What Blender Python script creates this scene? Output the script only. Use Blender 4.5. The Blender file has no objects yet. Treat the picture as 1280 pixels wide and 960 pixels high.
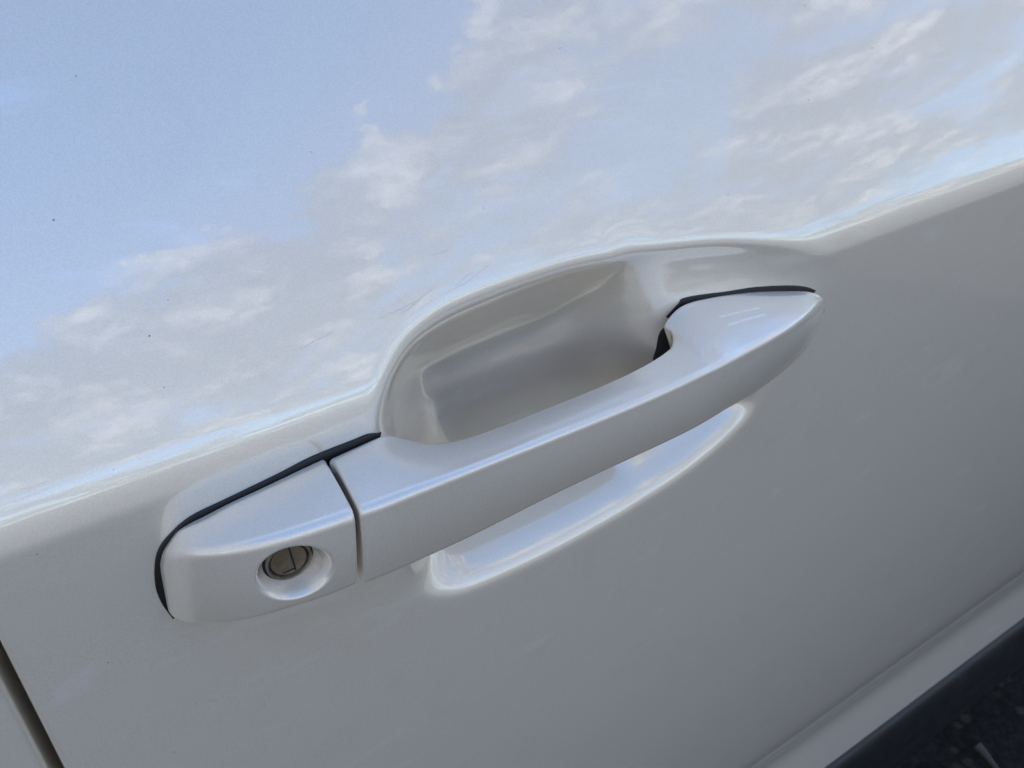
import bpy, bmesh, math, random
import numpy as np
from mathutils import Vector, Matrix

random.seed(4)
C = bpy.context.scene
R = math.radians
H0 = 0.88                      # height of the pull handle above the ground
MM = 0.001

# ---------------------------------------------------------------- camera
cd = bpy.data.cameras.new('camera')
cam = bpy.data.objects.new('camera', cd)
C.collection.objects.link(cam)
C.camera = cam
ax = Vector((0.85763564, 0.06583659, -0.51002614))   # rows of the camera basis: right, down, forward seen in car axes
XC = Vector((0.85763564, -0.32779824, 0.39624416))   # car length axis seen from the camera (right, down, forward)
NC = Vector((-0.51002614, -0.4435322, 0.73698882))   # inward normal of the door
DC = Vector((0.06583659, 0.83416275, 0.54757469))    # straight down
right = Vector((XC[0], NC[0], -DC[0]))
up = -Vector((XC[1], NC[1], -DC[1]))
back = -Vector((XC[2], NC[2], -DC[2]))
M = Matrix.Identity(4)
for i in range(3):
    M[i][0] = right[i]; M[i][1] = up[i]; M[i][2] = back[i]
M.translation = Vector((-0.10506175, -0.16894483, H0 + 0.1397736))
cam.matrix_world = M
cd.sensor_width = 36.0
cd.lens = 961.0 / 1280.0 * 36.0
cd.clip_start = 0.01
cd.clip_end = 4000
cd.dof.use_dof = True
cd.dof.focus_distance = 0.215
cd.dof.aperture_fstop = 30.0

# ---------------------------------------------------------------- daylight
SUN_EL, SUN_AZ = R(23), R(25)          # low sun behind the car, door in open shade
w = bpy.data.worlds.new('World'); C.world = w; w.use_nodes = True
nt = w.node_tree; nt.nodes.clear()
def node(tree, typ, **kw):
    n = tree.nodes.new(typ)
    for k, v in kw.items():
        if k == 'inp':
            for a, b in v.items(): n.inputs[a].default_value = b
        else: setattr(n, k, v)
    return n
def math_n(tree, op, a, b=None, c=None, clamp=False):
    n = tree.nodes.new('ShaderNodeMath'); n.operation = op; n.use_clamp = clamp
    for i, x in enumerate((a, b, c)):
        if x is None: continue
        if isinstance(x, (int, float)): n.inputs[i].default_value = x
        else: tree.links.new(x, n.inputs[i])
    return n.outputs[0]
def mapr(tree, x, a, b, c=0.0, d=1.0, smooth=True):
    n = tree.nodes.new('ShaderNodeMapRange'); n.interpolation_type = 'SMOOTHSTEP' if smooth else 'LINEAR'
    tree.links.new(x, n.inputs[0])
    for i, v in enumerate((a, b, c, d)): n.inputs[i + 1].default_value = v
    return n.outputs[0]
def noise(tree, vec, scale, detail=4, rough=0.5, dist=0.0, off=None):
    n = tree.nodes.new('ShaderNodeTexNoise')
    n.inputs['Scale'].default_value = scale; n.inputs['Detail'].default_value = detail
    n.inputs['Roughness'].default_value = rough; n.inputs['Distortion'].default_value = dist
    tree.links.new(vec, n.inputs['Vector'])
    return n.outputs['Fac']
def mixc(tree, fac, a, b):
    n = tree.nodes.new('ShaderNodeMix'); n.data_type = 'RGBA'
    for s, x in ((0, fac), (6, a), (7, b)):
        if isinstance(x, (int, float)): n.inputs[s].default_value = x
        elif isinstance(x, tuple): n.inputs[s].default_value = (*x, 1)
        else: tree.links.new(x, n.inputs[s])
    return n.outputs[2]

SKY = 0.10
sky = node(nt, 'ShaderNodeTexSky', sky_type='NISHITA', sun_disc=False, sun_elevation=SUN_EL, sun_rotation=SUN_AZ,
           altitude=100.0, air_density=1.0, dust_density=0.5, ozone_density=5.5)
tc = node(nt, 'ShaderNodeTexCoord')
sep = node(nt, 'ShaderNodeSeparateXYZ'); nt.links.new(tc.outputs['Generated'], sep.inputs[0])
zz = math_n(nt, 'ADD', math_n(nt, 'MAXIMUM', sep.outputs[2], 0.0), 0.25)
px = math_n(nt, 'DIVIDE', sep.outputs[0], zz)
py = math_n(nt, 'DIVIDE', sep.outputs[1], zz)
cmb = node(nt, 'ShaderNodeCombineXYZ'); nt.links.new(px, cmb.inputs[0]); nt.links.new(py, cmb.inputs[1]); cmb.inputs[2].default_value = 3.7
P = cmb.outputs[0]
# the one clear hole in the cloud layer (ellipse on the layer), with an edge broken by the cloud noise
hx = math_n(nt, 'DIVIDE', px, 0.56)
hy = math_n(nt, 'DIVIDE', math_n(nt, 'ADD', py, 0.35), 0.76)
hr = math_n(nt, 'SQRT', math_n(nt, 'ADD', math_n(nt, 'MULTIPLY', hx, hx), math_n(nt, 'MULTIPLY', hy, hy)))
n1 = noise(nt, P, 2.0, 10, 0.56, 0.5)
n2 = noise(nt, P, 6.0, 7, 0.6, 0.3)
n3 = noise(nt, P, 22.0, 6, 0.65, 0.2)
n23 = math_n(nt, 'ADD', math_n(nt, 'MULTIPLY', n2, 0.7), math_n(nt, 'MULTIPLY', n3, 0.3))
rag = math_n(nt, 'ADD', math_n(nt, 'MULTIPLY', math_n(nt, 'SUBTRACT', n1, 0.5), 0.9), math_n(nt, 'MULTIPLY', math_n(nt, 'SUBTRACT', n23, 0.5), 0.9))
base_f = math_n(nt, 'ADD', math_n(nt, 'MULTIPLY', math_n(nt, 'SUBTRACT', hr, 1.0), 0.9), rag)
hole_edge = mapr(nt, base_f, -0.02, 0.07)
cover = math_n(nt, 'ADD', n1, math_n(nt, 'MULTIPLY', math_n(nt, 'SUBTRACT', n23, 0.5), 0.35))
thin = mapr(nt, px, 0.62, 1.05, 0.0, 0.06)            # the layer thins to a veil further along the street
breaks = mapr(nt, math_n(nt, 'SUBTRACT', cover, thin), 0.37, 0.49)
mask = math_n(nt, 'MULTIPLY', hole_edge, math_n(nt, 'ADD', math_n(nt, 'MULTIPLY', breaks, 0.60), 0.36))
bright = mapr(nt, n23, 0.46, 0.70)
lit = mixc(nt, mapr(nt, sep.outputs[2], 0.02, 0.34), (4.4, 3.6, 2.8), (3.7, 3.5, 3.35))   # low clouds catch the warm light
cloud = mixc(nt, bright, (0.80, 0.80, 0.83), lit)
skyc = mixc(nt, mask, sky.outputs[0], cloud)
bg = node(nt, 'ShaderNodeBackground'); bg.inputs['Strength'].default_value = SKY
nt.links.new(skyc, bg.inputs['Color'])
wo = node(nt, 'ShaderNodeOutputWorld'); nt.links.new(bg.outputs[0], wo.inputs[0])

sd = bpy.data.lights.new('sun', 'SUN'); sd.energy = 2.0; sd.angle = R(0.5); sd.color = (1.0, 0.9, 0.76)
sun = bpy.data.objects.new('sun', sd); C.collection.objects.link(sun)
sdir = Vector((math.sin(SUN_AZ) * math.cos(SUN_EL), math.cos(SUN_AZ) * math.cos(SUN_EL), math.sin(SUN_EL)))
sun.rotation_euler = sdir.to_track_quat('Z', 'Y').to_euler()
sun.location = (0, 20, 10)

C.view_settings.view_transform = 'Standard'
C.view_settings.look = 'None'
C.view_settings.exposure = 2.66
C.view_settings.gamma = 1.0
C.view_settings.use_curve_mapping = False

# ---------------------------------------------------------------- materials
def mat(name):
    m = bpy.data.materials.new(name); m.use_nodes = True
    t = m.node_tree; return m, t, t.nodes['Principled BSDF']
def setp(b, **kw):
    for k, v in kw.items(): b.inputs[k.replace('_', ' ')].default_value = v

def paint(name, scratches=False):
    m, t, b = mat(name)
    setp(b, Metallic=0.33, Roughness=0.34, Coat_Weight=1.0, Coat_Roughness=0.01, Coat_IOR=1.86)
    b.inputs['Specular IOR Level'].default_value = 0.2
    tcn = node(t, 'ShaderNodeTexCoord'); V = tcn.outputs['Object']
    # pearl flakes: fine brightness variation, plus tiny dirt specks and a few pale streaks
    fl = noise(t, V, 2600, 1, 0.5)
    col = mixc(t, mapr(t, fl, 0.3, 0.7), (0.76, 0.685, 0.575), (0.835, 0.757, 0.64))
    # thin uneven dust film and pale stretched streaks
    film = mapr(t, noise(t, V, 31, 6, 0.65, 0.8), 0.52, 0.75)
    stre = node(t, 'ShaderNodeMapping'); stre.inputs['Scale'].default_value = (18, 18, 60); stre.inputs['Rotation'].default_value = (0, R(35), 0)
    t.links.new(V, stre.inputs['Vector'])
    pale_streak = mapr(t, noise(t, stre.outputs[0], 1.0, 5, 0.6, 0.6), 0.60, 0.70)
    col = mixc(t, math_n(t, 'MULTIPLY', film, 0.10), col, (0.50, 0.46, 0.40))
    col = mixc(t, math_n(t, 'MULTIPLY', pale_streak, 0.26), col, (0.93, 0.91, 0.88))
    haze = noise(t, V, 22, 5, 0.6, 0.5)
    t.links.new(mapr(t, haze, 0.4, 0.8, 0.0, 0.02), b.inputs['Coat Roughness'])
    if scratches:
        marks = None
        br = mapr(t, noise(t, V, 900, 3, 0.6), 0.3, 0.5)
        for (a_, c_) in SCUFF:
            A_ = Vector((a_[0] * MM, -a_[2] * MM, a_[1] * MM + H0)); B_ = Vector((c_[0] * MM, -c_[2] * MM, c_[1] * MM + H0))
            ab = B_ - A_
            s1_ = node(t, 'ShaderNodeVectorMath', operation='SUBTRACT'); t.links.new(V, s1_.inputs[0]); s1_.inputs[1].default_value = A_
            dt = node(t, 'ShaderNodeVectorMath', operation='DOT_PRODUCT'); t.links.new(s1_.outputs[0], dt.inputs[0]); dt.inputs[1].default_value = ab / ab.length_squared
            tt = math_n(t, 'MULTIPLY', dt.outputs['Value'], 1.0, clamp=True)
            sc_ = node(t, 'ShaderNodeVectorMath', operation='SCALE'); sc_.inputs[0].default_value = ab; t.links.new(tt, sc_.inputs['Scale'])
            df = node(t, 'ShaderNodeVectorMath', operation='DISTANCE'); t.links.new(s1_.outputs[0], df.inputs[0]); t.links.new(sc_.outputs[0], df.inputs[1])
            mk = mapr(t, df.outputs['Value'], 0.00035, 0.0008, 1.0, 0.0)
            marks = mk if marks is None else math_n(t, 'MAXIMUM', marks, mk)
        marks = math_n(t, 'MULTIPLY', marks, br)
        col = mixc(t, math_n(t, 'MULTIPLY', marks, 0.8), col, (0.95, 0.95, 0.95))
    t.links.new(col, b.inputs['Base Color'])
    # orange peel in the clear coat
    op = noise(t, V, 260, 2, 0.5)
    bp = node(t, 'ShaderNodeBump', inp={'Strength': 0.03, 'Distance': 0.0003}); t.links.new(op, bp.inputs['Height'])
    t.links.new(bp.outputs[0], b.inputs['Coat Normal'])
    return m

def simple(name, col, rough, metal=0.0, var=0.25, scale=400):
    m, t, b = mat(name); setp(b, Roughness=rough, Metallic=metal)
    tcn = node(t, 'ShaderNodeTexCoord')
    n = noise(t, tcn.outputs['Object'], scale, 4, 0.6)
    lo = tuple(c * (1 - var) for c in col); hi = tuple(min(1, c * (1 + var)) for c in col)
    t.links.new(mixc(t, n, lo, hi), b.inputs['Base Color'])
    t.links.new(mapr(t, n, 0.2, 0.8, rough * 0.85, min(1, rough * 1.15)), b.inputs['Roughness'])
    return m
RUBBER = simple('black_rubber', (0.006, 0.006, 0.0065), 0.5)
DARK = simple('dark_plastic', (0.010, 0.010, 0.010), 0.8)
TRIM = simple('black_trim_plastic', (0.010, 0.0105, 0.0115), 0.42, scale=60)
STEEL = simple('tarnished_lock_metal', (0.32, 0.25, 0.175), 0.38, 0.75, 0.35, 900)
STEEL2 = simple('lock_rim_metal', (0.48, 0.45, 0.41), 0.3, 0.9, 0.3, 900)

# ---------------------------------------------------------------- shape tables (millimetres: length, height, outward)
HANDLE =[
  ( (-73.11, 15.56, 27.5),(-72.67, 14.04, 1.0),(-76.39, -12.09, 25.0) ),
  ( (-68.19, 15.17, 28.0),(-65.29, 14.6, 1.0),(-70.56, -12.39, 25.0) ),
  ( (-62.14, 15.9, 29.0),(-56.1, 14.87, 1.0),(-62.63, -12.21, 25.5) ),
  ( (-55.82, 16.19, 29.5),(-51.47, 13.22, 3.0),(-54.44, -11.75, 26.0) ),
  ( (-47.12, 16.41, 30.0),(-46.17, 11.82, 9.0),(-44.29, -11.37, 26.5) ),
  ( (-34.33, 16.1, 30.0),(-37.28, 11.96, 12.5),(-29.52, -9.96, 27.0) ),
  ( (-17.03, 15.42, 30.0),(-11.96, 12.82, 14.0),(-10.37, -9.19, 27.0) ),
  ( (1.58, 14.95, 30.0),(8.41, 12.8, 14.0),(11.62, -9.09, 27.0) ),
  ( (17.63, 14.4, 29.5),(25.18, 13.03, 13.0),(29.8, -9.95, 26.0) ),
  ( (30.52, 14.07, 28.5),(39.99, 11.34, 8.0),(39.66, -10.49, 25.0) ),
  ( (38.67, 13.54, 27.5),(44.65, 10.34, 3.0),(50.3, -11.01, 23.2) ),
  ( (40.89, 13.26, 27.2),(46.0, 12.07, 0.5),(52.9, -11.1, 22.7) ),
  ( (43.33, 13.25, 27.0),(46.61, 12.82, -3.5),(55.89, -11.35, 22.2) ),
  ( (48.38, 13.12, 26.5),(56.2, 15.9, -6.0),(62.2, -12.03, 21.0) ),
  ( (61.17, 11.62, 24.0),(70.83, 14.43, -6.5),(74.82, -13.83, 18.0) ),
  ( (78.8, 9.02, 19.5),(90.74, 11.01, -5.0),(91.46, -14.58, 13.5) ),
  ( (94.19, 6.85, 14.5),(108.27, 7.02, -3.0),(101.49, -12.82, 11.5) ),
  ( (106.97, 4.13, 9.0),(115.97, 4.51, -0.8),(111.16, -11.32, 7.5) ),
  ( (116.32, 1.01, 4.0),(119.94, 2.04, 0.3),(119.32, -9.24, 3.0) ),
  ( (121.36, -1.15, 1.0),(121.31, 0.69, 0.5),(123.8, -7.86, 0.0) ),
]
CAP =[
  ( (-74.29, 15.28, 27.5),(-73.28, 14.33, 1.0),(-77.31, -10.46, 25.0) ),
  ( (-80.12, 15.96, 27.5),(-80.04, 13.71, 1.0),(-84.5, -10.73, 24.5) ),
  ( (-86.67, 15.92, 26.5),(-86.24, 13.05, 1.0),(-91.79, -10.57, 23.5) ),
  ( (-92.99, 15.66, 25.0),(-93.14, 12.4, 1.0),(-98.41, -10.66, 22.0) ),
  ( (-99.15, 15.19, 23.0),(-99.45, 11.83, 1.0),(-103.94, -11.86, 19.5) ),
  ( (-105.08, 14.11, 19.5),(-105.11, 10.99, 1.0),(-109.67, -13.55, 15.5) ),
  ( (-110.1, 12.86, 15.5),(-109.62, 10.42, 1.0),(-114.59, -14.89, 11.5) ),
  ( (-113.07, 11.08, 12.0),(-112.83, 9.44, 1.0),(-117.84, -15.73, 8.5) ),
  ( (-115.73, 8.42, 8.0),(-115.64, 7.16, 1.0),(-120.11, -16.81, 5.0) ),
  ( (-117.87, 4.02, 4.0),(-117.65, 4.97, 1.0),(-121.5, -16.19, 2.5) ),
  ( (-119.82, -0.87, 1.0),(-119.14, 1.73, 0.5),(-122.15, -15.1, 0.0) ),
]
OUTER= [(-58.19, 15.82), (-55.26, 24.7), (-49.98, 31.66), (-42.85, 37.66), (-30.75, 42.19), (-13.22, 43.89), (11.92, 43.89), (34.58, 41.56), (51.81, 39.08), (71.25, 35.45), (91.74, 30.34), (106.32, 26.02), (116.07, 21.88), (122.92, 16.1), (127.22, 7.37), (128.47, -6.63), (122.39, -18.83), (109.32, -30.67), (96.26, -38.02), (84.58, -45.49), (70.28, -51.31), (53.0, -56.65), (24.85, -61.12), (1.16, -62.91), (-18.09, -62.44), (-30.89, -61.38), (-41.29, -59.97), (-50.57, -55.17), (-56.05, -48.96), (-57.91, -40.73), (-56.77, -31.43), (-55.84, -16.79), (-57.21, -1.36)]
TAIL= [(-1.27, -51.62), (14.28, -56.15), (28.93, -58.74), (42.99, -57.91), (57.01, -55.16), (72.84, -50.19), (84.3, -44.61), (91.6, -39.15), (91.4, -32.2), (82.8, -24.34), (67.83, -14.95), (53.96, -6.26), (36.56, -13.48), (16.16, -25.28), (-0.93, -42.26)]
INNER= [(-53.35, 11.02), (-50.79, 22.32), (-46.06, 28.73), (-36.7, 33.19), (-23.76, 36.13), (-2.19, 37.94), (15.74, 38.25), (29.32, 36.19), (38.16, 32.29), (42.82, 25.63), (43.99, 17.11), (46.75, 5.45), (52.66, -13.16), (54.01, -31.43), (49.61, -45.29), (43.92, -53.55), (36.48, -58.63), (17.88, -60.93), (-1.65, -62.15), (-16.87, -62.12), (-30.73, -61.31), (-41.13, -59.57), (-49.58, -54.97), (-54.27, -48.92), (-55.76, -41.65), (-54.44, -32.73), (-53.31, -18.05), (-53.9, -5.01)]
GL= [(-55.96, 13.95), (-59.76, 15.96), (-64.65, 16.0), (-75.97, 15.75), (-85.82, 14.35), (-99.09, 12.85), (-108.58, 11.72), (-114.7, 8.77), (-118.36, 5.56), (-120.65, 0.92), (-122.45, -5.92), (-122.67, -11.89), (-121.88, -18.1)]
GR= [(51.15, 12.14), (56.07, 15.52), (59.51, 16.86), (76.4, 14.1), (89.95, 12.57), (103.95, 9.8), (112.86, 6.82), (117.63, 4.18)]
HOLE= [(52.04, 8.01), (49.68, 7.95), (47.68, 4.57), (46.54, -3.45), (49.98, -4.74), (55.93, -2.34), (56.5, 7.1)]
SPECKS= [(-51.53, 84.76), (-9.31, 62.56), (-139.75, -23.5), (-136.17, -68.28), (-141.6, 17.37), (133.07, 96.12), (124.19, 68.21), (142.23, 46.71), (78.76, 47.52), (-102.8, 55.16), (-96.19, 61.37), (-103.83, 43.85), (-120.34, 30.42), (-112.9, 82.51), (-97.83, 108.87), (67.94, 42.58), (30.27, 97.07), (161.45, 79.22), (-109.05, -66.96), (64.97, -107.81)]
SCRATCHES= [[(-29.12, 54.79), (-25.45, 54.72), (-21.91, 55.51)], [(-28.05, 44.81), (-20.3, 45.93), (-11.4, 48.99)], [(-25.42, 45.16), (-21.2, 47.01), (-17.82, 47.84)], [(-70.55, 42.75), (-65.3, 43.57), (-60.95, 44.1)], [(-49.11, 43.75), (-40.57, 44.65), (-34.26, 45.42)], [(-42.39, 42.9), (-36.3, 45.15), (-29.94, 47.18)]]
SCUFF= [[(64.7, 12.67, 4.5), (82.33, 10.26, 4.5)], [(63.01, 12.6, 10.0), (79.57, 11.01, 10.0)]]

SCUFF = [((63.0, 13.9, 6.1), (80.8, 11.35, 5.9)), ((61.7, 13.6, 11.2), (79.7, 10.9, 9.9))]

PAINT = paint('pearl_white_paint')
SCUFFED = paint('scuffed_pearl_paint', True)
# ---------------------------------------------------------------- helpers
def link(name, verts, faces, m, parent=None, smooth=True):
    me = bpy.data.meshes.new(name); me.from_pydata([tuple(v) for v in verts], [], faces); me.update()
    if smooth: me.polygons.foreach_set('use_smooth', [True] * len(me.polygons))
    me.materials.append(m)
    o = bpy.data.objects.new(name, me); C.collection.objects.link(o)
    if parent: o.parent = parent
    return o
def W3(u, wv, y):               # length, height, outward (m) -> world relative to the car root (root sits on the ground)
    return (u, -y, wv + H0)
def sm(x):
    x = np.clip(x, 0, 1); return x * x * (3 - 2 * x)
def catmull(pts, n, closed=False):
    p = np.array(pts, float); k = len(p)
    out = []
    segs = k if closed else k - 1
    for i in range(segs):
        if closed: a, b, c, d = p[(i - 1) % k], p[i], p[(i + 1) % k], p[(i + 2) % k]
        else: a, b, c, d = p[max(i - 1, 0)], p[i], p[i + 1], p[min(i + 2, k - 1)]
        for j in range(n):
            t = j / n
            out.append(0.5 * ((2 * b) + (c - a) * t + (2 * a - 5 * b + 4 * c - d) * t * t + (3 * b - a - 3 * c + d) * t ** 3))
    if not closed: out.append(p[-1])
    return np.array(out)
def sdf(poly, U, V):            # > 0 inside
    shp = U.shape; q = np.stack([U.ravel(), V.ravel()], 1)
    d2 = np.full(len(q), 1e9); ins = np.zeros(len(q), bool)
    for i in range(len(poly)):
        a, b = poly[i], poly[(i + 1) % len(poly)]
        e = b - a; t = np.clip(((q - a) @ e) / (e @ e + 1e-18), 0, 1)
        d2 = np.minimum(d2, ((q - a - t[:, None] * e) ** 2).sum(1))
        c = (a[1] > q[:, 1]) != (b[1] > q[:, 1])
        if abs(e[1]) > 1e-12:
            ins ^= c & (q[:, 0] < a[0] + (q[:, 1] - a[1]) * e[0] / e[1])
    d = np.sqrt(d2); return np.where(ins, d, -d).reshape(shp)

# ---------------------------------------------------------------- door skin as a height field h(length, height)
def wc(u): return .0190 - .006 * (u + .06)         # the body crease
def slope_up(s): return np.radians(8 * sm((s + .0025) / .005) + 15 * sm((s + .001) / .015) + 9 * np.clip(s / .12, 0, 1))
S = np.linspace(-.02, .6, 6201)
T1 = -np.concatenate([[0], np.cumsum(np.tan(slope_up(S)))[:-1] * (S[1] - S[0])])
Wt = np.linspace(-1, .6, 16001)
sl = np.tan(np.radians(.5 + 5.5 * sm(-Wt / .45))) * (Wt < .02)
# the concave fold and flare along the foot of the door
sl = sl + (np.tan(R(10)) * sm((-.345 - Wt) / .060) - np.tan(R(19)) * sm((-.390 - Wt) / .060)) * (Wt < 0)
T2 = np.cumsum(sl) * (Wt[1] - Wt[0]); T2 -= np.interp(0, Wt, T2)
def base(u, wv): return np.interp(wv - wc(u), S, T1) + np.interp(wv, Wt, T2)
outer_poly = catmull(np.array(OUTER) * MM, 8, True)
tail_poly = catmull(np.array(TAIL) * MM, 8, True)
inner_poly = catmull(np.array(INNER) * MM, 8, True)
RS, DD, RD = .010, .0250, .011
GU = np.arange(-.080, .1505, .00075); GW = np.arange(-.085, .0655, .00075)
gu, gw = np.meshgrid(GU, GW, indexing='ij')
s1 = sdf(outer_poly, gu, gw); s2 = sdf(inner_poly, gu, gw)
taper = 1 - .88 * sm((gu - .066) / .056)
# floor of the shallow recess: nearly upright, a little behind the lower door
def soft(x, k=.004): return k * np.log1p(np.exp(np.clip(x / k, -40, 40)))
F = np.interp(gw, Wt, T2) - .0045 - .0025 * sm(gw / .015) - np.tan(R(8)) * soft(gw - .012)
def blur(a, n):
    a = a.copy()
    for _ in range(n):
        a[1:-1, :] = .25 * a[:-2, :] + .5 * a[1:-1, :] + .25 * a[2:, :]
        a[:, 1:-1] = .25 * a[:, :-2] + .5 * a[:, 1:-1] + .25 * a[:, 2:]
    return a
rs = RS + .022 * sm((-gw - .005) / .02)
shallow = np.maximum(base(gu, gw) - F, 0) * taper * sm(s1 / rs)
def bowl_of(s_, k, dmax, r):                         # straight wall into a flat floor
    lin = k * np.maximum(s_, 0); q = np.clip(.5 + .5 * (lin - dmax) / r, 0, 1)
    return lin * (1 - q) + dmax * q - r * q * (1 - q)
s3 = sdf(tail_poly, gu, gw)
bowl = blur(np.maximum(bowl_of(s2, 1.04, DD, RD), bowl_of(s3, 1.0, .013, .008)), 22)
so2 = sm((gu - .026) / .014) * sm((gw + .002) / .012)
bowl = bowl * (1 - so2) + blur(bowl, 130) * so2
soften = sm((gu - .025) / .02) * sm(np.maximum((gw + .005) / .01, (-gw - .02) / .01)) * sm((s1 - .001) / .007)
cup = blur(shallow, 8) * (1 - soften) + blur(shallow, 90) * soften + bowl
cup = blur(cup, 3)
def cup_at(u, wv):
    u = np.asarray(u, float); wv = np.asarray(wv, float)
    a = (u - GU[0]) / .00075; b = (wv - GW[0]) / .00075
    ok = (a >= 0) & (b >= 0) & (a < len(GU) - 1.001) & (b < len(GW) - 1.001)
    a = np.clip(a, 0, len(GU) - 1.001); b = np.clip(b, 0, len(GW) - 1.001)
    i = a.astype(int); j = b.astype(int); fa = a - i; fb = b - j
    v = cup[i, j] * (1 - fa) * (1 - fb) + cup[i + 1, j] * fa * (1 - fb) + cup[i, j + 1] * (1 - fa) * fb + cup[i + 1, j + 1] * fa * fb
    return np.where(ok, v, 0)
def h(u, wv): return base(u, wv) - cup_at(u, wv)

def edge_u(wv): return -.1545 + .078 * (wv - .0044)      # rear edge of the door, slightly leaning
W_TOP, W_BOT = .215, -.487
ws = list(np.arange(W_BOT, -.375, .0015)) + list(np.linspace(-.372, -.089, 60)) + list(np.arange(-.085, .066, .00075)) + list(np.arange(.066, W_TOP + .001, .0025))
ws = np.array(ws)

def grid_skin(us, ws, shear, hem_cols_left, hem_cols_right, hfun):
    """height-field skin; hem = rolled edge columns as (du, dy) added past the end"""
    cols = []
    Wv = np.array(ws)
    for u in us:
        uu = u + shear(u, Wv); cols.append(np.stack([uu, Wv, hfun(uu, Wv)], 1))
    if hem_cols_left is not None:
        e = cols[0]; pre = [e + np.array([du, 0, dy]) for du, dy in hem_cols_left]; cols = pre[::-1] + cols
    if hem_cols_right is not None:
        e = cols[-1]; cols = cols + [e + np.array([du, 0, dy]) for du, dy in hem_cols_right]
    A = np.stack(cols, 0)                               # (ncol, nrow, 3)
    # rolled foot: rows past the bottom
    foot = []
    for k in range(1, 8):
        a = k / 7 * math.pi / 2; r = .004
        foot.append(A[:, 0] + np.array([0, -r * math.sin(a), -r * (1 - math.cos(a))]))
    foot.append(A[:, 0] + np.array([0, -.004, -.03]))
    A = np.concatenate([np.stack(foot[::-1], 1), A], 1)
    topr = [A[:, -1] + np.array([0, .002, -.003]), A[:, -1] + np.array([0, .002, -.05])]
    A = np.concatenate([A, np.stack(topr, 1)], 1)
    nc, nr = A.shape[:2]
    verts = np.stack([A[..., 0], -A[..., 2], A[..., 1] + H0], -1).reshape(-1, 3)
    faces = [(i * nr + j, (i + 1) * nr + j, (i + 1) * nr + j + 1, i * nr + j + 1) for i in range(nc - 1) for j in range(nr - 1)]
    return verts, faces
def hem(sign, r=.0022, back=.028):
    cols = [(sign * r * math.sin(k / 6 * math.pi / 2), -r * (1 - math.cos(k / 6 * math.pi / 2))) for k in range(1, 7)]
    return cols + [(sign * r, -.006), (sign * r, -back)]

root = bpy.data.objects.new('car', None); C.collection.objects.link(root)
root['label'] = 'pearl white car with its door handle and keyhole seen close up'
root['category'] = 'car'

us = list(np.arange(0, .0745, .0015)) + list(np.arange(.0745, .305, .00075))
u = .305; st = .00075
while u < 1.25: us.append(u); st = min(st * 1.06, .02); u += st
us = np.array(us)                                       # distance from the leaning rear edge
def shear(d, wv): return -.1545 + (edge_u(wv) + .1545) * (1 - sm((d) / .07))
v, f = grid_skin(us, ws, shear, hem(-1), [(0.0, -.03)], h)
door = link('door', v, f, PAINT, root)

# neighbouring panel behind the gap
ws2 = np.array(list(np.arange(W_BOT, -.12, .005)) + list(np.arange(-.12, W_TOP + .001, .0015)))
us2 = np.array([0] + list(np.cumsum(np.geomspace(.0008, .02, 45))))[::-1] * -1
v, f = grid_skin(us2, ws2, lambda d, wv: edge_u(wv) - .0075, None, hem(1), base)
link('body_panel', v, f, PAINT, root)

# ---------------------------------------------------------------- lofted pieces
def round_section(poly, radii, counts, bulge):
    """closed 3-D polygon with rounded corners; counts[i] samples on the edge i -> i+1"""
    n = len(poly); ring = []
    P_ = [np.array(p, float) for p in poly]; cen = sum(P_) / n
    cut = []
    for i in range(n):
        a, b, c = P_[i - 1], P_[i], P_[(i + 1) % n]
        la, lc = np.linalg.norm(a - b), np.linalg.norm(c - b)
        r = min(radii[i], .42 * la, .42 * lc)
        cut.append((b + (a - b) / max(la, 1e-9) * r, b + (c - b) / max(lc, 1e-9) * r))
    for i in range(n):
        p0, p2 = cut[i]; k = 8
        for j in range(k + 1):
            t = j / k; ring.append((1 - t) ** 2 * p0 + 2 * t * (1 - t) * P_[i] + t * t * p2)
        q0 = p2; q1 = cut[(i + 1) % n][0]; m = counts[i]
        nrm = np.array([0, -(q1 - q0)[2], (q1 - q0)[1]]); l = np.linalg.norm(nrm)
        if l > 1e-9:
            nrm /= l
            if nrm @ (.5 * (q0 + q1) - cen) < 0: nrm = -nrm
        for j in range(1, m):
            t = j / m; ring.append(q0 + (q1 - q0) * t + nrm * bulge[i] * 4 * t * (1 - t) * min(1, l / .012))
    return np.array(ring)
def loft(stations, n, radii, counts, bulge, under):
    """stations: (back_top, front_top, front_bottom) per row -> rings"""
    rb = catmull([s[1] for s in stations], n); rf = catmull([s[0] for s in stations], n); rl = catmull([s[2] for s in stations], n)
    for q in (rf, rl):
        for _ in range(40): q[1:-1] = .25 * q[:-2] + .5 * q[1:-1] + .25 * q[2:]
    rings = []
    for a, b, c in zip(rb, rf, rl):
        a, b, c = a * MM, b * MM, c * MM
        d = under(a, b, c)
        rings.append(round_section([a, b, c, d], radii, counts, bulge))
    return np.array(rings)
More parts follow.
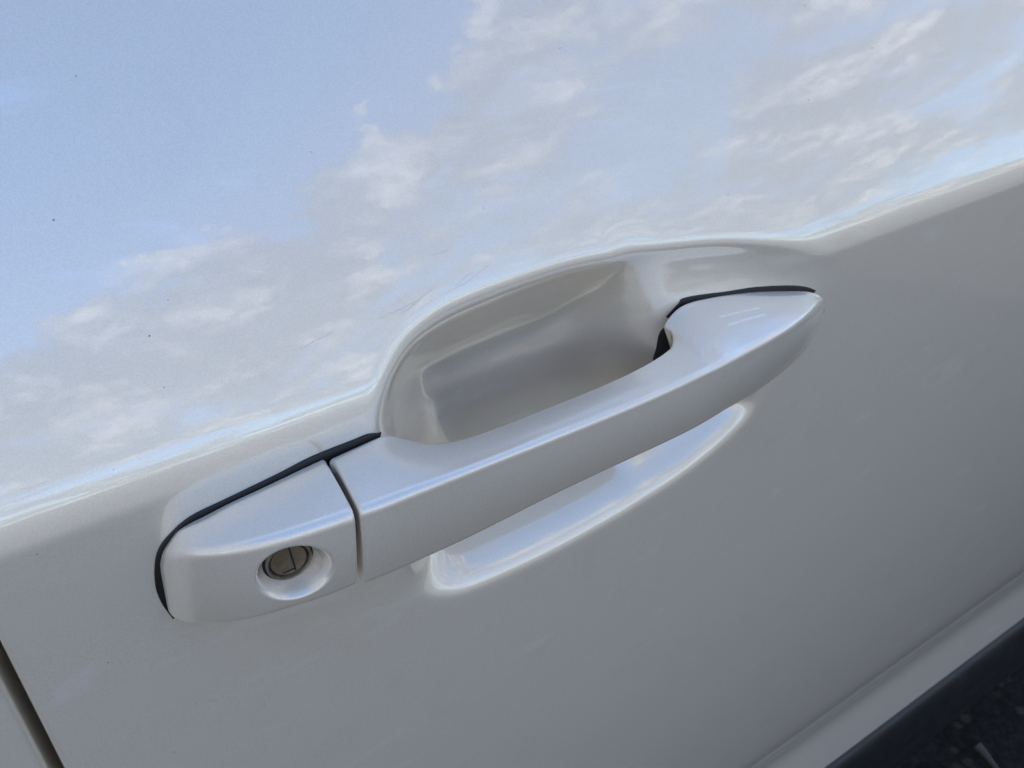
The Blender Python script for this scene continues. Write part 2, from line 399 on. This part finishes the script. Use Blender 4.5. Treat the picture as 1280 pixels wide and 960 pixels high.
def cap_rings(rings, start=True, r=.0015, extra=None):
    """rounded, closed end at the first ring"""
    u0 = rings[0][:, 0].mean(); rings = np.concatenate([rings[:0], rings[[i for i in range(len(rings)) if abs(rings[i][:, 0].mean() - u0) > r * 1.0]]], 0)
    e = rings[0]; cen = e.mean(0); dirn = cen - rings[3].mean(0); dirn = np.array([dirn[0], 0, 0]); dirn /= np.linalg.norm(dirn)
    out = []
    for k in range(1, 6):
        a = k / 5 * math.pi / 2
        inset = r * (1 - math.cos(a)); off = r * math.sin(a)
        v = e - cen; L = np.linalg.norm(v, axis=1)[:, None]
        out.append(cen + v * (1 - inset / L) + dirn * off)
    v = out[-1] - cen
    out.append(cen + v * .85 + dirn * 0.0); out[-1][:, 0] = out[-2][:, 0]
    return np.concatenate([np.array(out[::-1]), rings], 0)
def skin_rings(name, rings, m, parent):
    nr, k = rings.shape[:2]
    V = rings.reshape(-1, 3); verts = [W3(*p) for p in V]
    faces = [(i * k + j, i * k + (j + 1) % k, (i + 1) * k + (j + 1) % k, (i + 1) * k + j) for i in range(nr - 1) for j in range(k)]
    faces.append(tuple(range(k))[::-1]); faces.append(tuple((nr - 1) * k + j for j in range(k)))
    o = link(name, verts, faces, m, parent)
    bm = bmesh.new(); bm.from_mesh(o.data); bmesh.ops.recalc_face_normals(bm, faces=bm.faces); bm.to_mesh(o.data); bm.free()
    return o

def under_handle(a, b, c):
    return np.array([c[0], c[1] - .12 * (c[2] - a[2]) + .001, a[2]])
rings = loft(HANDLE, 10, (.0024, .0032, .0035, .003), (8, 16, 6, 6), (.0006, .0007, .0002, 0), under_handle)
k0, k1 = 9, 9 + 7                     # samples on the top face between back and front corners
wt = np.sin(np.pi * np.clip((np.arange(k0 - 4, k1 + 1) - (k0 - 4)) / (k1 - k0 + 4), 0, 1))[None, :, None]
seg = rings[:, k0 - 4:k1 + 1].copy()
sb = seg.copy()
for _ in range(160): sb[1:-1] = .25 * sb[:-2] + .5 * sb[1:-1] + .25 * sb[2:]
rings[:, k0 - 4:k1 + 1] = seg + (sb - seg) * wt * .9
rings = cap_rings(rings, r=.0013)
pull = skin_rings('pull_handle', rings, SCUFFED, door)

def under_cap(a, b, c):
    return np.array([c[0], c[1] - .10 * c[2], -.002])
LU, LW, LY = -.0913, .0024, .0190                      # lock axis and the depth of its face
rings = loft(CAP, 16, (.0007, .0040, .0030, .002), (16, 60, 6, 6), (.0006, .0006, .0002, 0), under_cap)
rings = cap_rings(rings, r=.0009)
# the conical recess round the lock, pressed into the front face
rr = np.hypot(rings[..., 0] - LU, rings[..., 1] - LW)
front = rings[..., 2] > .012
target = LY - .0006
t = sm((.0094 - rr) / .0036)
newy = rings[..., 2] * (1 - t) + np.minimum(rings[..., 2], target) * t
rings[..., 2] = np.where(front & (rr < .0094), newy, rings[..., 2])
hcap = skin_rings('handle_cap', rings, PAINT, door)

# lock: rim, plug, shutter
def lathe(name, prof, m, parent, cu, cw, cy, n=64):
    """prof: (radius, outward) list, turned about the outward axis"""
    verts, faces = [], []
    for r_, y in prof:
        for k in range(n):
            a = 2 * math.pi * k / n; verts.append(W3(cu + r_ * math.cos(a), cw + r_ * math.sin(a), cy + y))
    L = len(prof)
    for i in range(L - 1):
        for k in range(n): faces.append((i * n + k, i * n + (k + 1) % n, (i + 1) * n + (k + 1) % n, (i + 1) * n + k))
    faces.append(tuple((L - 1) * n + k for k in range(n)))
    o = link(name, verts, faces, m, parent)
    bm = bmesh.new(); bm.from_mesh(o.data); bmesh.ops.recalc_face_normals(bm, faces=bm.faces); bm.to_mesh(o.data); bm.free()
    o.data.set_sharp_from_angle(angle=R(40))
    return o
def boxo(name, u0, u1, w0, w1, y0, y1, m, parent, rot=0, c=(0, 0), bev=0.0002):
    bm = bmesh.new(); bmesh.ops.create_cube(bm, size=1)
    for vv in bm.verts:
        uu = u0 + (vv.co.x + .5) * (u1 - u0); wv = w0 + (vv.co.z + .5) * (w1 - w0); yy = y0 + (.5 - vv.co.y) * (y1 - y0)
        cu, sn = math.cos(rot), math.sin(rot)
        vv.co = W3(c[0] + uu * cu - wv * sn, c[1] + uu * sn + wv * cu, yy)
    if bev: bmesh.ops.bevel(bm, geom=bm.edges[:], offset=bev, segments=2, affect='EDGES')
    me = bpy.data.meshes.new(name); bm.to_mesh(me); bm.free(); me.materials.append(m)
    o = bpy.data.objects.new(name, me); C.collection.objects.link(o); o.parent = parent
    return o
lathe('lock_seat', [(.0064, -.004), (.0064, .0002), (.0, .0002)], DARK, door, LU, LW, LY - .0004)
lathe('lock_rim', [(.0057, -.003), (.0057, .0008), (.0055, .0011), (.0051, .0011), (.0049, .0006), (.0049, -.002)], STEEL2, door, LU, LW, LY)
lathe('lock_plug', [(.0046, -.003), (.0046, .0002), (.0044, .0005), (.0, .0005)], STEEL, door, LU, LW, LY)
boxo('lock_shutter', -.0032, .0006, -.0027, .0034, LY, LY + .00068, STEEL, door, 0, (LU, LW), .00012)
boxo('key_slot', -.00022, .00022, -.0039, .0039, .0, .00058, DARK, door, R(0), (LU + .0009, LW), 0)
for ob in [o for o in C.objects if o.name == 'key_slot']:
    for vv in ob.data.vertices: vv.co.y -= LY
boxs = boxo('key_slot', -.0022, .0009, -.00018, .00018, LY, LY + .00058, DARK, door, 0, (LU, LW - .0032), 0)

# black rubber gaskets along the upper edges
def gasket(pts, width, ycap, side, name='handle_gasket', lift=.0007):
    p = catmull(np.array(pts) * MM, 8)
    tan = np.gradient(p, axis=0); tan /= np.linalg.norm(tan, axis=1)[:, None]
    nrm = np.stack([-tan[:, 1], tan[:, 0]], 1) * side
    k = len(p); s = np.linspace(0, 1, k); fade = np.sqrt(np.clip(np.minimum(s, 1 - s) * 40, 0, 1)) * .999 + .001
    prof = [(0, -.002), (0, .5 * lift), (.0004, lift), (width * .5, lift), (width, lift), (width, -.002)]
    verts, faces = [], []
    for (dn, dy) in prof:
        q = p + nrm * (dn * fade)[:, None]
        y = h(q[:, 0], q[:, 1]) + dy
        for a, b in zip(q, y): verts.append(W3(a[0], a[1], b))
    L = len(prof)
    for i in range(L - 1):
        for j in range(k - 1): faces.append((i * k + j, i * k + j + 1, (i + 1) * k + j + 1, (i + 1) * k + j))
    o = link(name, verts, faces, RUBBER, door)
    bm = bmesh.new(); bm.from_mesh(o.data); bmesh.ops.recalc_face_normals(bm, faces=bm.faces); bm.to_mesh(o.data); bm.free()
    return o
gasket(GL, .007, 0, 1, lift=.0005)
gasket(GR, .004, 0, -1, lift=.0003)
# black plate added under cap and pull handle so their gap reads as shade
boxo('gap_dark_plate', -.085, -.060, -.009, .012, -.004, .0012, RUBBER, door)
# dark patch on the skin drawn for the shaded opening at front pivot
hp = catmull(np.array(HOLE) * MM, 6, True)
cen = hp.mean(0); verts = []; faces = []
for fct, dy in ((1.0, -.001), (1.0, .0008), (.9, .0011), (.5, .0011)):
    q = cen + (hp - cen) * fct; y = h(q[:, 0], q[:, 1]) + dy
    verts += [W3(a[0], a[1], b) for a, b in zip(q, y)]
k = len(hp)
for i in range(3):
    for j in range(k): faces.append((i * k + j, i * k + (j + 1) % k, (i + 1) * k + (j + 1) % k, (i + 1) * k + j))
faces.append(tuple(3 * k + j for j in range(k)))
link('pivot_dark_patch', verts, faces, DARK, door)

# specks of dirt stuck to the paint
DIRT = simple('dry_dirt', (0.03, 0.024, 0.018), 0.9)
verts = []; faces = []
rnd = random.Random(11)
sp = [(a * MM, b * MM, rnd.uniform(.00014, .00024)) for a, b in SPECKS]
while len(sp) < 90:
    a, b = rnd.uniform(-.15, .45), rnd.uniform(-.25, .13)
    if not (-.13 < a < .135 and -.07 < b < .05): sp.append((a, b, rnd.uniform(.00005, .00012)))
for a, b, r_ in sp:
    i0 = len(verts); n_ = 7; an = rnd.uniform(0, 3.1); el = rnd.uniform(.5, 1)
    def pt(ra, k, lift):
        q = 2 * math.pi * k / n_; x, y = ra * math.cos(q), ra * el * math.sin(q)
        x, y = x * math.cos(an) - y * math.sin(an), x * math.sin(an) + y * math.cos(an)
        return W3(a + x, b + y, float(h(a + x, b + y)) + lift)
    jit = [rnd.uniform(.7, 1.2) for _ in range(n_)]
    for k in range(n_): verts.append(pt(r_ * jit[k], k, -.00003))
    for k in range(n_): verts.append(pt(r_ * jit[k] * .6, k, r_ * .45))
    for k in range(n_): faces.append((i0 + k, i0 + (k + 1) % n_, i0 + n_ + (k + 1) % n_, i0 + n_ + k))
    faces.append(tuple(i0 + n_ + k for k in range(n_)))
ds = link('dirt_specks', verts, faces, DIRT, door); ds['kind'] = 'stuff'

# hairline scratches in the clear coat above the cup
SCRATCH = simple('scratched_coat', (0.30, 0.29, 0.28), 0.5)
verts = []; faces = []
for s_ in SCRATCHES:
    p = catmull(np.array(s_) * MM, 12); p = p + np.array([[rnd.gauss(0, .00010), rnd.gauss(0, .00010)] for _ in p])
    tan = np.gradient(p, axis=0); tan /= np.linalg.norm(tan, axis=1)[:, None]; nr_ = np.stack([-tan[:, 1], tan[:, 0]], 1)
    k = len(p); wd = .00003 * np.sin(np.linspace(.15, math.pi - .15, k)) ; i0 = len(verts)
    for sgn in (-1, 0, 1):
        q = p + nr_ * (wd * sgn)[:, None]; y = h(q[:, 0], q[:, 1]) + (.000035 if sgn == 0 else .00001)
        verts += [W3(a[0], a[1], b) for a, b in zip(q, y)]
    for r_ in range(2):
        for j in range(k - 1): faces.append((i0 + r_ * k + j, i0 + r_ * k + j + 1, i0 + (r_ + 1) * k + j + 1, i0 + (r_ + 1) * k + j))
sc = link('scratches', verts, faces, SCRATCH, door); sc['kind'] = 'stuff'

# sill trim under the door
def prof_bar(name, prof, u0, u1, m, parent, n=24):
    verts = []; faces = []; us_ = np.linspace(u0, u1, n); L = len(prof)
    for u_ in us_:
        for wv, y in prof: verts.append(W3(u_, wv, y))
    for i in range(n - 1):
        for j in range(L - 1): faces.append((i * L + j, i * L + j + 1, (i + 1) * L + j + 1, (i + 1) * L + j))
    return link(name, verts, faces, m, parent)
yb = float(base(0.5, W_BOT))
prof = [(W_BOT - .003, yb - .03), (W_BOT - .005, yb - .004)]
for k in range(9):
    a = k / 8 * math.pi / 2; prof.append((W_BOT - .006 - .03 * (1 - math.cos(a)), yb - .003 + .010 * math.sin(a)))
prof += [(W_BOT - .085, yb + .008), (W_BOT - .095, yb + .004), (W_BOT - .105, yb - .02), (W_BOT - .11, yb - .08)]
prof_bar('sill_trim', prof, -.6, 1.3, TRIM, root)

# boxes added to block sun: pillar behind the gap, floor pan and far side
boxo('pillar_light_block', -.30, .02, W_BOT, .04, -.085, -.045, PAINT, root)
boxo('floor_light_block', -1.6, 2.2, W_BOT - .14, W_BOT - .02, -1.75, -.10, DARK, root)
boxo('side_light_block', -1.6, 2.2, -.84, W_TOP, -1.78, -1.74, PAINT, root)

boxo('waist_light_block', -1.6, 2.2, .17, .19, -1.74, -.11, DARK, root)  # unseen lid, added to keep sun out of the open body shell
boxo('end_light_block', 2.2, 2.24, -.80, .19, -1.74, -.05, DARK, root)  # made-up end walls, added to stop sun entering lengthwise
boxo('end_light_block', -1.64, -1.6, -.80, .19, -1.74, -.05, DARK, root)

# ---------------------------------------------------------------- ground
gm, t, b = mat('asphalt')
tcn = node(t, 'ShaderNodeTexCoord'); V = tcn.outputs['Object']
a1 = noise(t, V, 90, 6, 0.7); a2 = noise(t, V, 4, 4, 0.6)
col = mixc(t, mapr(t, a1, 0.35, 0.7), (0.008, 0.0075, 0.007), (0.034, 0.030, 0.026))
col = mixc(t, mapr(t, a2, 0.45, 0.7, 0.0, 0.5), col, (0.03, 0.025, 0.019))
vg = node(t, 'ShaderNodeTexVoronoi', feature='F1', inp={'Scale': 55.0, 'Randomness': 1.0}); t.links.new(V, vg.inputs['Vector'])
vs = node(t, 'ShaderNodeSeparateColor'); t.links.new(vg.outputs['Color'], vs.inputs[0])
col = mixc(t, math_n(t, 'MULTIPLY', mapr(t, vs.outputs[0], 0.7, 1.0), mapr(t, vg.outputs['Distance'], 0.5, 0.3)), col, (0.075, 0.055, 0.038))
t.links.new(col, b.inputs['Base Color']); setp(b, Roughness=0.95)
b.inputs['Specular IOR Level'].default_value = 0.25
bpn = node(t, 'ShaderNodeBump', inp={'Strength': 0.8, 'Distance': 0.006}); t.links.new(a1, bpn.inputs['Height']); t.links.new(bpn.outputs[0], b.inputs['Normal'])
road = link('road', [(-1500, -1.6, .004), (1500, -1.6, .004), (1500, 4.5, .004), (-1500, 4.5, .004)], [(0, 1, 2, 3)], gm, None, False)
road['kind'] = 'structure'
dm, t, b = mat('bounce_earth')  # unseen pale earth, added to bounce warm sunlight onto the door
tcn = node(t, 'ShaderNodeTexCoord'); V = tcn.outputs['Object']
a1 = noise(t, V, 12, 7, 0.65); a2 = noise(t, V, 0.6, 4, 0.6)
col = mixc(t, mapr(t, a1, 0.35, 0.7), (0.10, 0.092, 0.08), (0.21, 0.195, 0.172))
col = mixc(t, mapr(t, a2, 0.5, 0.62), col, (0.09, 0.10, 0.045))
t.links.new(col, b.inputs['Base Color']); setp(b, Roughness=0.95)
ground = link('ground', [(-1500, -1500, 0), (1500, -1500, 0), (1500, 1500, 0), (-1500, 1500, 0)], [(0, 1, 2, 3)], dm, None, False)
ground['kind'] = 'structure'
# pale dry twig on the road beside the sill
wm = simple('pale_dry_wood', (0.10, 0.09, 0.075), 0.9)
tp = catmull([(0.6766, 0.0564, 0.014), (0.6755, 0.049, 0.014), (0.6722, 0.0392, 0.014), (0.6688, 0.0284, 0.014), (0.6653, 0.0167, 0.014)], 5)
verts = []; faces = []
for i, p in enumerate(tp):
    s = i / (len(tp) - 1); r_ = .0060 * (1 - .65 * s)
    d_ = tp[min(i + 1, len(tp) - 1)] - tp[max(i - 1, 0)]; d_ /= np.linalg.norm(d_)
    e1 = np.cross(d_, [0, 0, 1]); e1 /= np.linalg.norm(e1); e2 = np.cross(e1, d_)
    for k in range(8):
        a = k / 8 * 2 * math.pi; verts.append(tuple(p + r_ * (math.cos(a) * e1 + math.sin(a) * e2)))
n_ = len(tp)
for i in range(n_ - 1):
    for k in range(8): faces.append((i * 8 + k, i * 8 + (k + 1) % 8, (i + 1) * 8 + (k + 1) % 8, (i + 1) * 8 + k))
faces.append(tuple(range(8))[::-1]); faces.append(tuple((n_ - 1) * 8 + k for k in range(8)))
tw = link('twig', verts, faces, wm)
tw['label'] = 'short pale dry twig lying on the dark asphalt beside the car sill'; tw['category'] = 'twig'
